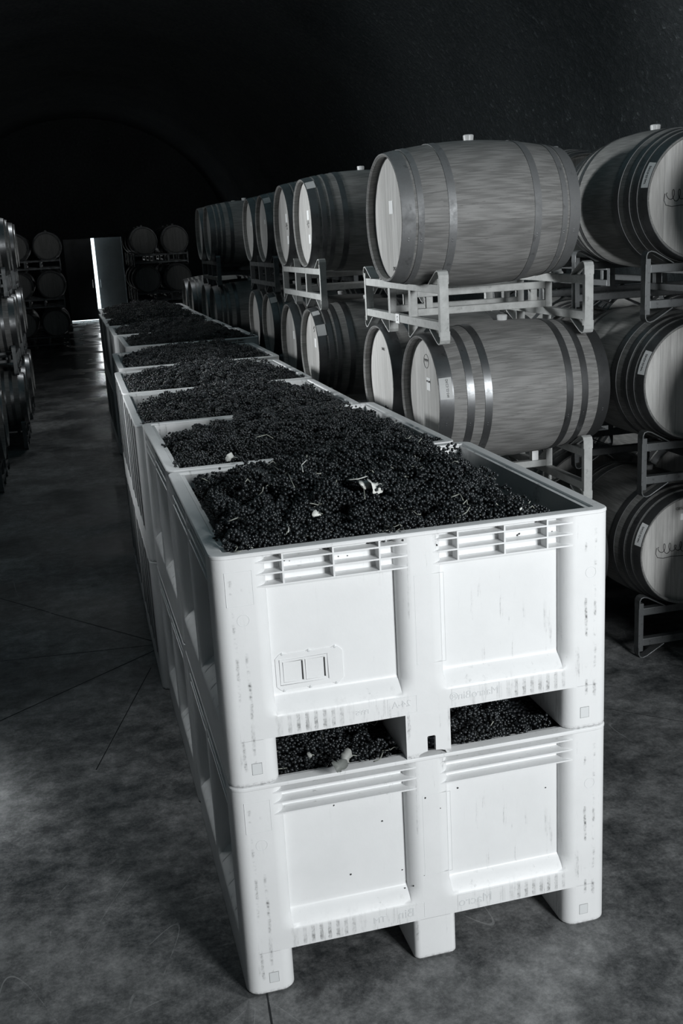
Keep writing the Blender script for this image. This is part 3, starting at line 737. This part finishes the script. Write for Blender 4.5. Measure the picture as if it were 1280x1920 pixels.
md = go.modifiers.new('bunches', 'NODES'); md.node_group = ng

# ------------------------------------------------------------------ barrels
HB, RB, RH = 0.44, 0.338, 0.290
def rad(s): return RB-(RB-RH)*(abs(s)/HB)**2.05
def barrel_body(mat):
    xs = list(np.linspace(-HB, HB, 33)); b = MB(); tk = 0.011; hd = HB-0.042
    prof = [(-HB, rad(HB)-0.003)]+[(x, rad(x)) for x in xs]+[(HB, rad(HB)-0.003), (HB-0.008, rad(HB)-tk), (hd-0.02, rad(hd)-tk), (-hd+0.02, rad(hd)-tk), (-HB+0.008, rad(HB)-tk)]
    b.lathe(prof, 72, closed=True); return b.mesh('staves', mat, smooth=True, angle=35)
def hoop_mesh(a, c):
    b = MB(); t = 0.0028; n = 4; o = [(a+(c-a)*k/n, rad(a+(c-a)*k/n)+t) for k in range(n+1)]; i = [(c, rad(c)-0.001), (a, rad(a)-0.001)]
    b.lathe(o+i, 72, closed=True)
    m = (a+c)/2
    for q in (-0.012, 0.012):    # rivets
        bm_v = [(m+0.004*math.cos(2*PI*k/8), 0, 0.004*math.sin(2*PI*k/8)) for k in range(8)]
        ang = 0.35+q*1.5
        R_ = Matrix.Rotation(ang, 4, 'X') @ Matrix.Translation((0, -(rad(m)+t+0.0005), 0))
        vv = [R_ @ Vector(p) for p in bm_v]+[R_ @ Vector((m, -0.002, 0))]
        b.add(vv, [(k, (k+1) % 8, 8) for k in range(8)])
    return b.mesh('hoop', M['hoop'], smooth=True, angle=40)
def head_mesh(sg):
    b = MB(); x = sg*(HB-0.042); r_ = rad(HB-0.042)-0.009
    prof = [(x, r_), (x, 0.0001)]; b.lathe([(x-sg*0.02, r_+0.003), (x-sg*0.003, r_+0.003), (x, r_-0.004)], 64); b.disc(x, r_-0.004, 64, flip=(sg < 0)); return b.mesh('head', M['head'])
body_me = {'a': barrel_body(M['oak']), 'c': barrel_body(M['oak']), 'b': barrel_body(M['oak_dark'])}
hoops = {'a': [hoop_mesh(s*q[0], s*q[1]) if s > 0 else hoop_mesh(-q[1], -q[0]) for s in (-1, 1) for q in ((0.372, 0.4385), (0.275, 0.310), (0.190, 0.226))],
         'c': [hoop_mesh(s*q[0], s*q[1]) if s > 0 else hoop_mesh(-q[1], -q[0]) for s in (-1, 1) for q in ((0.378, 0.4385), (0.338, 0.366), (0.190, 0.226))],
         'b': [hoop_mesh(s*q[0], s*q[1]) if s > 0 else hoop_mesh(-q[1], -q[0]) for s in (-1, 1) for q in ((0.385, 0.4385), (0.335, 0.368), (0.282, 0.312), (0.190, 0.228))]}
heads = [head_mesh(-1), head_mesh(1)]
for h in hoops['c']: h.materials[0] = M['hoop_dull']

bg = MB(); bg.lathe([(RB-0.006, 0.0001), (RB-0.006, 0.023), (RB+0.004, 0.024), (RB+0.022, 0.026), (RB+0.026, 0.022), (RB+0.026, 0.0001)], 28, axis='Z'); bung_me = bg.mesh('bung', M['bung'], smooth=True, angle=40)
def hoop_label(phi, a, c, hw, mat, txt=None):    # sticker on the chime hoop at angle phi from the top (towards -Y when > 0)
    b = MB(); n = 6; vs = []
    for k in range(n+1):
        t = phi-hw+2*hw*k/n
        for x in (a, c): rr_ = rad(x)+0.0036; vs.append((x, -rr_*math.sin(t), rr_*math.cos(t)))
    b.add(vs, [(2*k, 2*k+2, 2*k+3, 2*k+1) for k in range(n)]); return b.mesh('label', mat)
def hoop_text(txt, phi, xm, size, sgn=1):
    me = text_mesh('lettering', txt, size, M['ink'], 0.0002)
    for v in me.vertices:
        u, w_, d = v.co; t = phi+sgn*u/0.3; x = xm+w_*sgn; rr_ = rad(x)+0.0042+d; v.co = (x, -rr_*math.sin(t), rr_*math.cos(t))
    me.update(); return me
def head_label(y, z, w_, h_, mat, sg=-1):
    b = MB(); x = sg*(HB-0.042)+sg*0.0015; b.box(min(x, x-sg*0.001), max(x, x-sg*0.001), y-w_/2, y+w_/2, z-h_/2, z+h_/2); return b.mesh('label', mat)
def head_text(txt, y, z, size, mat, sg=-1):
    me = text_mesh('lettering', txt, size, mat, 0.0004)
    x = sg*(HB-0.042)+sg*0.0022
    R_ = Matrix(((0, 0, sg, x), (-1 if sg < 0 else 1, 0, 0, y), (0, 1, 0, z), (0, 0, 0, 1)))
    # text x axis -> seen from the -X side the viewer's right is -Y
    me.transform(R_); return me
def strokes(name, lines, mat, r_=0.0016, sg=-1):
    b = MB(); x = sg*(HB-0.042)+sg*0.001
    for l in lines: b.tube([(x, a, c) for a, c in l], r_, 5)
    return b.mesh(name, mat)
LM = {}
def lab(key, fn):
    if key not in LM: LM[key] = fn()
    return LM[key]
PROTO = {}
def barrel(loc, rz, style, label, extras=(), name='wine_barrel', group='wine barrels on steel racks', roll=0.0):
    if style not in PROTO:
        e = empty(name); P = []
        s_ = link('staves', body_me[style], e); P.append(s_)
        for h in hoops[style]: P.append(link('hoop', h, e))
        for h in heads: P.append(link('head', h, e))
        P.append(link('bung', bung_me, e)); PROTO[style] = (e, P); o = e; parts = P
    else:
        src, P = PROTO[style]; o = copy_thing(src, P)
    o.location = loc; o.rotation_euler = (roll, 0, rz)
    tag(o, label, 'barrel', group)
    for nm, me in extras: link(nm, me, o)
    return o
# stickers and marks, mirrored as in the photograph
sq = lab('sq', lambda: head_label(-0.02, 0.055, 0.052, 0.062, M['label'])); sqt = head_text('MACON', -0.02, 0.068, 0.014, M['ink'])
sq2 = head_label(-0.035, -0.105, 0.05, 0.06, M['label']); hp = hoop_label(0.62, -0.436, -0.375, 0.13, M['label_grey']); hp2 = hoop_label(1.0, -0.436, -0.375, 0.14, M['label_grey'])
date = head_text('J1042', -0.03, -0.235, 0.026, M['ink']); code = head_text('3.0042', 0.0, 0.16, 0.022, M['ink'])
scrib = strokes('pen_mark', [[(-0.02, 0.0), (-0.03, 0.02), (-0.035, -0.02), (-0.02, -0.03), (0.0, -0.015), (0.01, 0.02)], [(-0.06, 0.0), (0.03, -0.004)]], M['ink'], 0.0012)
n_ = 36
logo = strokes('maker_stamp', [[(0.005+0.034*math.cos(2*PI*k/n_), 0.165+0.034*math.sin(2*PI*k/n_)) for k in range(n_+1)], [(-0.02, 0.165), (0.03, 0.165)]], M['ink'], 0.0012)
logot = head_text('DARNAJOU', 0.005, 0.172, 0.012, M['ink'])
blot = strokes('wine_spill', [[(-0.04, -0.165), (-0.02, -0.17), (0.0, -0.16), (0.012, -0.175)], [(-0.02, -0.17), (-0.03, -0.19)], [(-0.005, -0.165), (-0.01, -0.18), (-0.03, -0.178)]], M['ink'], 0.006)
hl = hoop_label(1.33, -0.436, -0.378, 0.17, M['label_grey']); hlx = hoop_text('DKC2-22-046', 1.33, -0.400, 0.015, -1)
rlx = hoop_text('DKC2-22-047', -1.20, -0.413, 0.015, 1)
TZ = [0.574+0.872*k for k in range(3)]; RZ = [0.872*k for k in range(3)]
TIER = ['bottom', 'middle', 'top']

# ------------------------------------------------------------------ racks
RWD, RDP = 1.27, 0.73
def rack_parts(mat):
    """local frame: x along the barrels (0 = front frame), y across the pair, z up"""
    P = []; H = 0.335; hw = RWD/2
    for fx, out in ((0.0, -1), (RDP, 1)):
        for sy in (-1, 1):     # the outer post: a flat strap whose rounded ends run down into the saddles
            b = MB(); y = sy*hw
            b.box(fx-0.022, fx+0.022, min(y, y-sy*0.028), max(y, y-sy*0.028), 0.035, H-0.035)
            top = [(fx, y-sy*0.003, H-0.06), (fx, y-sy*0.004, H-0.02), (fx, y-sy*0.012, H-0.005), (fx, y-sy*0.028, H), (fx, y-sy*0.05, H-0.006), (fx, y-sy*0.15, H-0.062)]
            b.strap(top, 0.050, 0.006); b.strap([(p[0], p[1], H-p[2]) for p in top], 0.050, 0.006)
            P.append(('post', b.mesh('post', mat, bevel=0.0015)))
        b = MB()
        b.box(fx-0.020, fx+0.020, -hw+0.028, hw-0.028, 0.232, 0.272); b.box(fx-0.020, fx+0.020, -hw+0.028, hw-0.028, 0.063, 0.103)
        P.append(('crossbar', b.mesh('crossbar', mat, bevel=0.003)))
        for sy in (-1, 1):
            b = MB(); y = sy*0.175; b.box(fx-0.018, fx+0.018, y-0.018, y+0.018, 0.103, 0.232)
            for zf in (1, -1):
                t = [(fx, y-sy*0.010, 0.27), (fx, y-sy*0.010, H-0.02), (fx, y-sy*0.004, H-0.005), (fx, y+sy*0.010, H-0.002), (fx, y+sy*0.026, H-0.010), (fx, y+sy*0.135, 0.274)]
                if zf < 0: t = [(p[0], p[1], H-p[2]) for p in t]
                b.strap(t, 0.050, 0.006)
            P.append(('saddle', b.mesh('saddle', mat, bevel=0.001)))
    for sy in (-1, 1):
        b = MB(); y = sy*0.175
        b.box(0.018, RDP-0.018, y-0.018, y+0.018, 0.196, 0.232); b.box(0.018, RDP-0.018, y-0.018, y+0.018, 0.103, 0.139)
        b.box(RDP-0.10, RDP-0.064, y-0.018, y+0.018, 0.139, 0.196); b.box(0.064, 0.10, y-0.018, y+0.018, 0.139, 0.196)
        P.append(('rail', b.mesh('rail', mat, bevel=0.003)))
    return P
RACKP = {}
tagm = MB(); tagm.box(-0.0225, -0.0215, -0.005, 0.055, 0.058, 0.106)
RTAG = tagm.mesh('paper_tag', M['label'])
rt = text_mesh('lettering', '2', 0.035, M['ink'], 0.0004); rt.transform(Matrix.Translation((-0.0232, 0.025, 0.082)) @ Matrix(((0, 0, -1, 0), (-1, 0, 0, 0), (0, 1, 0, 0), (0, 0, 0, 1))))
def rack(loc, rz, mk, label, tagged=False):
    if mk not in RACKP:
        e = empty('barrel_rack'); P = [link(n, me, e) for n, me in rack_parts(M[mk])]; RACKP[mk] = (e, P); o = e
    else: src, P = RACKP[mk]; o = copy_thing(src, P)
    o.location = loc; o.rotation_euler = (0, 0, rz)
    tag(o, label, 'barrel rack', 'steel two-barrel racks')
    if label.startswith('middle steel rack of the nearest barrel'):
        pt = MB(); pt.box(RDP-0.10, RDP-0.064, -0.1945, -0.1935, 0.142, 0.192); link('paper_tag', pt.mesh('paper_tag', M['label']), o)
    if tagged:
        t = link('paper_tag', RTAG, o); link('lettering', rt, t)
    return o
SP_ = 0.365
# ---- row on the right of the bins: heads face the aisle (-X)
# stack: front x, centre y, tiers shown, style
ROW = [
    ('nearest', 1.405, 2.545, 3, 'rack'), ('second', 1.405, 4.975, 3, 'rack'), ('third', 1.56, 7.38, 3, 'rack_dark'),
    ('fourth', 1.38, 9.75, 3, 'rack_dark'), ('fifth', 1.40, 12.1, 2, 'rack_dark')]
EX = {
    (0, 2, 0): [('label', head_label(0.0, 0.05, 0.06, 0.06, M['label'])), ('lettering', date)],
    (0, 1, 0): [('label', sq), ('lettering', sqt), ('maker_stamp', logo), ('lettering', logot), ('label', hl), ('lettering', hlx)],
    (0, 1, 1): [('lettering', code), ('wine_spill', blot)],
    (1, 2, 0): [('label', sq), ('label', sq2), ('label', hp), ('pen_mark', scrib), ('lettering', date)],
    (1, 2, 1): [('label', sq), ('label', sq2), ('pen_mark', scrib)],
    (1, 1, 0): [('label', sq), ('label', hp2), ('label', hoop_label(0.45, -0.436, -0.385, 0.09, M['label_grey'])), ('maker_stamp', strokes('maker_stamp', [[(0.02, 0.15), (-0.01, 0.17), (-0.02, 0.14), (0.01, 0.13)]], M['ink'], 0.002))],
    (1, 1, 1): [('label', sq)],
    (2, 2, 0): [('label', head_label(0.02, 0.06, 0.03, 0.04, M['label'])), ('label', hp), ('label', head_label(-0.04, -0.17, 0.03, 0.05, M['label']))],
    (2, 2, 1): [('label', head_label(0.02, 0.06, 0.03, 0.04, M['label'])), ('label', head_label(-0.04, -0.17, 0.03, 0.05, M['label']))],
    (2, 1, 0): [('label', hp), ('label', head_label(-0.04, -0.17, 0.03, 0.05, M['label']))],
}
for si, (nm, fx, cy, tiers, rm) in enumerate(ROW):
    for t in range(tiers):
        rack((fx-(0.02 if si == 0 else 0), cy, RZ[t]-(0.03 if si == 0 and t == 2 else 0)), 0, rm, '%s steel rack of the %s barrel stack beyond the bins, facing the aisle' % (TIER[t], nm), tagged=(si == 0 and t == 2))
        for q, sy in enumerate((-1, 1)):
            if si == 0 and t == 2 and q == 1: continue      # empty saddle
            hx = fx-0.065+HB
            y = cy+sy*SP_
            if si == 0 and t == 2: hx -= 0.135; y += 0.05
            if si == 0:
                lb = {(0, 0): 'oak barrel low behind the front bins, nearer of the bottom pair', (0, 1): 'oak barrel low behind the bins, farther of the bottom pair',
                      (1, 0): 'pale oak barrel with white sticker and round stamp under the grey rack', (1, 1): 'oak barrel whose round head has a dark spill, just left of the stamped one',
                      (2, 0): 'large pale oak barrel lying alone on top of the grey rack'}[(t, q)]
            else: lb = 'oak barrel, %s tier of the %s stack beyond the bins, %s of its pair' % (TIER[t], nm, 'nearer' if q == 0 else 'farther')
            barrel((hx, y, TZ[t]-(0.022 if si == 0 and t == 2 else 0)), 0, ('c' if t == 2 else 'a') if si == 0 else 'b', lb, EX.get((si, t, q), ()), roll=random.uniform(-.02, .02))
# ---- stacks on the far right: heads face the camera side (-Y); outer stack unseen, added to shade them
cross = strokes('chalk_mark', [[(-0.05, 0.06), (0.0, 0.0), (0.045, -0.075)], [(0.05, 0.075), (0.0, 0.0), (-0.06, -0.06)]], M['chalk'], 0.0035)
cv = []
for k in range(150):
    t = k/149; cv.append((0.165-0.15*t+0.012*math.sin(t*30), 0.012+0.020*math.cos(t*30)*(0.5+0.9*abs(math.sin(t*5.0)))))
curl = strokes('pen_mark', [cv, [(0.178, 0.02), (0.182, -0.01), (0.172, -0.032), (0.14, -0.040), (0.09, -0.035), (0.02, -0.040)]], M['ink'], 0.0016)
rl = hoop_label(-1.20, -0.436, -0.39, 0.20, M['label'])
hlb = head_label(0.0, 0.17, 0.09, 0.034, M['label']); hlt = head_text('160-42', 0.0, 0.17, 0.018, M['ink']); hle = head_label(0.0, -0.15, 0.09, 0.034, M['label_grey'])
top_t = head_text('TOASTED', 0.03, 0.215, 0.02, M['ink'])
for si, (cx_, fy, nm) in enumerate(((3.03, 1.905, 'nearest right-hand'), (3.06, 3.12, 'rear right-hand'), (3.19, 0.69, 'added unseen right-hand'))):
    for t in range(3):
        rack((cx_, fy, RZ[t]), PI/2, 'rack_dark', '%s dark steel rack of the %s stack, its barrels facing the camera' % (TIER[t], nm))
        for q, sx in enumerate((-1, 1)):
            ex = []
            if si == 0 and q == 0:
                ex = [('label', rl), ('lettering', rlx), ('label', hle)]
                if t == 0: ex += [('label', hlb), ('lettering', hlt), ('lettering', top_t), ('pen_mark', curl)]
                if t == 1: ex += [('chalk_mark', cross)]
                if t == 2: ex += [('pen_mark', curl)]
            if si == 2 and q == 1: continue
            if si == 2: lb = 'oak barrel in the %s tier of the unseen right-hand stack, added for shade' % TIER[t]
            elif si == 0: lb = {0: 'dark oak barrel in the %s tier at the right edge, label on its hoop' % TIER[t], 1: 'oak barrel of the %s tier at the far right, outer of its pair' % TIER[t]}[q]
            else: lb = 'oak barrel behind the %s right-hand barrel, %s of the rear pair' % (TIER[t], 'left' if q == 0 else 'right')
            x = cx_+sx*SP_; 
            barrel((x, fy-0.065+HB, TZ[t]), PI/2, 'b', lb, ex)
# ---- row along the left side of the aisle: heads face +X
for si, (nm, fx, cy) in enumerate((('nearest left-hand', -1.10, 8.28), ('second left-hand', -0.93, 10.53), ('third left-hand', -0.93, 12.85))):
    for t in range(3):
        rack((fx, cy, RZ[t]), PI, 'rack_dark', '%s steel rack of the %s stack beside the dark aisle' % (TIER[t], nm))
        for q, sy in enumerate((-1, 1)):
            barrel((fx+0.065-HB, cy+sy*SP_, TZ[t]), PI, 'a' if si < 2 else 'b', 'barrel, %s tier of the %s stack beside the aisle, %s of its pair' % (TIER[t], nm, 'nearer' if q == 0 else 'farther'))
# ---- dim stacks in front of the far door: heads face the camera
FAR = [(-0.93, 23.2, 'left of the far door', 2), (1.99, 22.9, 'right of the far door', 3)]
slips = strokes('paper_slip', [[(-0.06, 0.08), (-0.10, 0.04)], [(0.06, -0.10), (0.02, -0.13)]], M['label_grey'], 0.011)
for si, (cx_, fy, nm, deep) in enumerate(FAR):
    for dd in range(deep):
        for t in range(3):
            y = fy+dd*1.2
            dn = ['front', 'second', 'third'][dd]
            rack((cx_, y, RZ[t]), PI/2, 'rack_dark', '%s rack in the %s line of the dim stack %s' % (TIER[t], dn, nm))
            for q, sx in enumerate((-1, 1)):
                barrel((cx_+sx*SP_, y-0.065+HB, TZ[t]), PI/2, 'b', '%s-tier barrel, %s line of the dim stack %s, %s of pair' % (TIER[t], dn, nm, 'left' if q == 0 else 'right'), [('paper_slip', slips)] if dd == 0 else ())

# ------------------------------------------------------------------ leaves, petals and stray stems on the grapes
def onplane(px, py, z):
    v = fw + rr*((px-640)/F_PX) - uu*((py-960)/F_PX); t = (z-CAM.z)/v.z; return CAM+v*t
def onheap(px, py, extra):
    v = fw + rr*((px-640)/F_PX) - uu*((py-960)/F_PX); t = (1.75-CAM.z)/v.z
    while t < 9:
        p = CAM+v*t; i = 0 if p.y < 1.18 else 1
        if p.z < heap(i, p.x-STACKS[i][0], p.y-STACKS[i][1])+0.042+extra: return p
        t += 0.004
    return CAM+v*t
def leaf_mesh(seed, size, mat):
    r = random.Random(seed); b = MB(); n = 26; vs = [(0, 0, 0.12*size)]
    for k in range(n):
        a = 2*PI*k/n; lob = 0.78+0.14*abs(math.cos(2.5*a+seed))+0.22*math.sin(a*2+seed*2)+r.uniform(-.10, .10)
        rr_ = size*lob; vs.append((rr_*math.cos(a), rr_*math.sin(a), 0.38*size*math.sin(2*a+seed)+0.1*size*r.uniform(-1, 1)))
    m = len(vs); top = vs; bot = [(x, y, z-0.0008) for x, y, z in vs]
    b.add(top+bot, [(0, 1+k, 1+(k+1) % n) for k in range(n)]+[(m, m+1+(k+1) % n, m+1+k) for k in range(n)]+[(1+k, m+1+k, m+1+(k+1) % n, 1+(k+1) % n) for k in range(n)])
    return b.mesh('leaf_blade', mat, smooth=True)
def leaf(px, py, z, size, mat, label, seed, tilt=0.85, cat='leaf', name='grape_leaf'):
    e = link(name, leaf_mesh(seed, size, mat), None, onplane(px, py, z) if z < 1 else onheap(px, py, 0.004)); e.rotation_euler = (tilt, 0.12, 0.25*((seed*7) % 5-2)); tag(e, label, cat)
    s_ = MB(); s_.tube([(size*0.5, 0, 0), (size*1.1, 0.1*size, -0.002), (size*1.6, 0, -0.004)], 0.0012, 5); link('leaf_stalk', s_.mesh('leaf_stalk', M['stem']), e)
    return e
leaf(684, 907, 1.50, 0.020, M['leaf'], 'small bright curled petal lying on the nearest heap of grapes, left one', 1)
leaf(702, 911, 1.50, 0.026, M['leaf'], 'bright crumpled leaf lying on the nearest heap of grapes beside a petal', 2)
leaf(430, 857, 1.455, 0.017, M['leaf'], 'pale curled leaf standing up by the near rim of the second bin', 3, 1.2)
leaf(594, 963, 1.45, 0.013, M['leaf'], 'tiny pale leaf scrap on the left part of the nearest heap', 4)
leaf(866, 758, 1.43, 0.016, M['leaf_dark'], 'dull leaf scrap near the back of the second bin heap', 5)
leaf(649, 1418, 0.758, 0.021, M['leaf_grey'], 'grey crumpled leaf in the left fork opening of the front stack', 6, 0.9)
leaf(637, 1436, 0.745, 0.026, M['leaf_dark'], 'dark leaf below the grey one in the left fork opening', 7, 1.1)
leaf(580, 1415, 0.75, 0.009, M['leaf_grey'], 'small pale leaf scrap at the left of the left fork opening', 8)
def twig(pts, label, mat='stem_pale', r_=0.0018):
    P = [onplane(px, py, z) if z < 1 else onheap(px, py, (0.002, 0.010, 0.006, 0.002)[k % 4]-(0.022 if px > 960 else 0)) for k, (px, py, z) in enumerate(pts)]; c = P[0].copy()
    b = MB(); Q = []
    for i in range(len(P)-1):
        for k in range(3): Q.append(P[i].lerp(P[i+1], k/3)-c)
    Q.append(P[-1]-c); n = len(Q)
    b.tube(Q, [r_*(1.15-0.4*k/n) for k in range(n)], 6); o = link('vine_stem', b.mesh('vine_stem', M[mat], smooth=True), None, c)
    tag(o, label, 'stem'); return o
twig([(650, 900, 1.505), (672, 898, 1.515), (688, 893, 1.51)], 'grey forked stem arching over the grapes left of the bright petals')
twig([(672, 898, 1.515), (674, 908, 1.515), (682, 917, 1.50), (684, 936, 1.49)], 'stem dropping from the fork beside the bright petals', 'stem')
twig([(575, 862, 1.47), (565, 872, 1.475), (568, 885, 1.465)], 'short bent stem near the back rim of the nearest bin')
twig([(540, 888, 1.46), (546, 902, 1.46), (552, 914, 1.455)], 'straight grey stem lying left of centre in the nearest heap', 'stem')
twig([(722, 866, 1.50), (730, 874, 1.505), (737, 878, 1.50)], 'small hooked stem at the crest of the nearest heap', 'stem')
twig([(536, 982, 1.44), (541, 990, 1.445), (540, 998, 1.44)], 'pale short stem near the front left of the nearest heap')
twig([(975, 955, 1.44), (981, 948, 1.44), (984, 942, 1.44)], 'pale split stem near the front rim at the right of the heap', r_=0.003)
twig([(993, 930, 1.40), (1003, 931, 1.405), (1012, 934, 1.40)], 'bright flat stem at the right corner of the nearest heap', r_=0.003)
twig([(846, 932, 1.46), (862, 926, 1.465), (868, 938, 1.46)], 'curved stem on the right part of the nearest heap', 'stem')
twig([(700, 1428, 0.735), (712, 1424, 0.745), (718, 1410, 0.75)], 'thin stem in the left fork opening, right of the leaves', 'stem')
twig([(1290, 0, 0)] and [(480, 820, 1.44), (500, 815, 1.45), (512, 822, 1.44)], 'thin stem on the left of the second bin heap', 'stem')
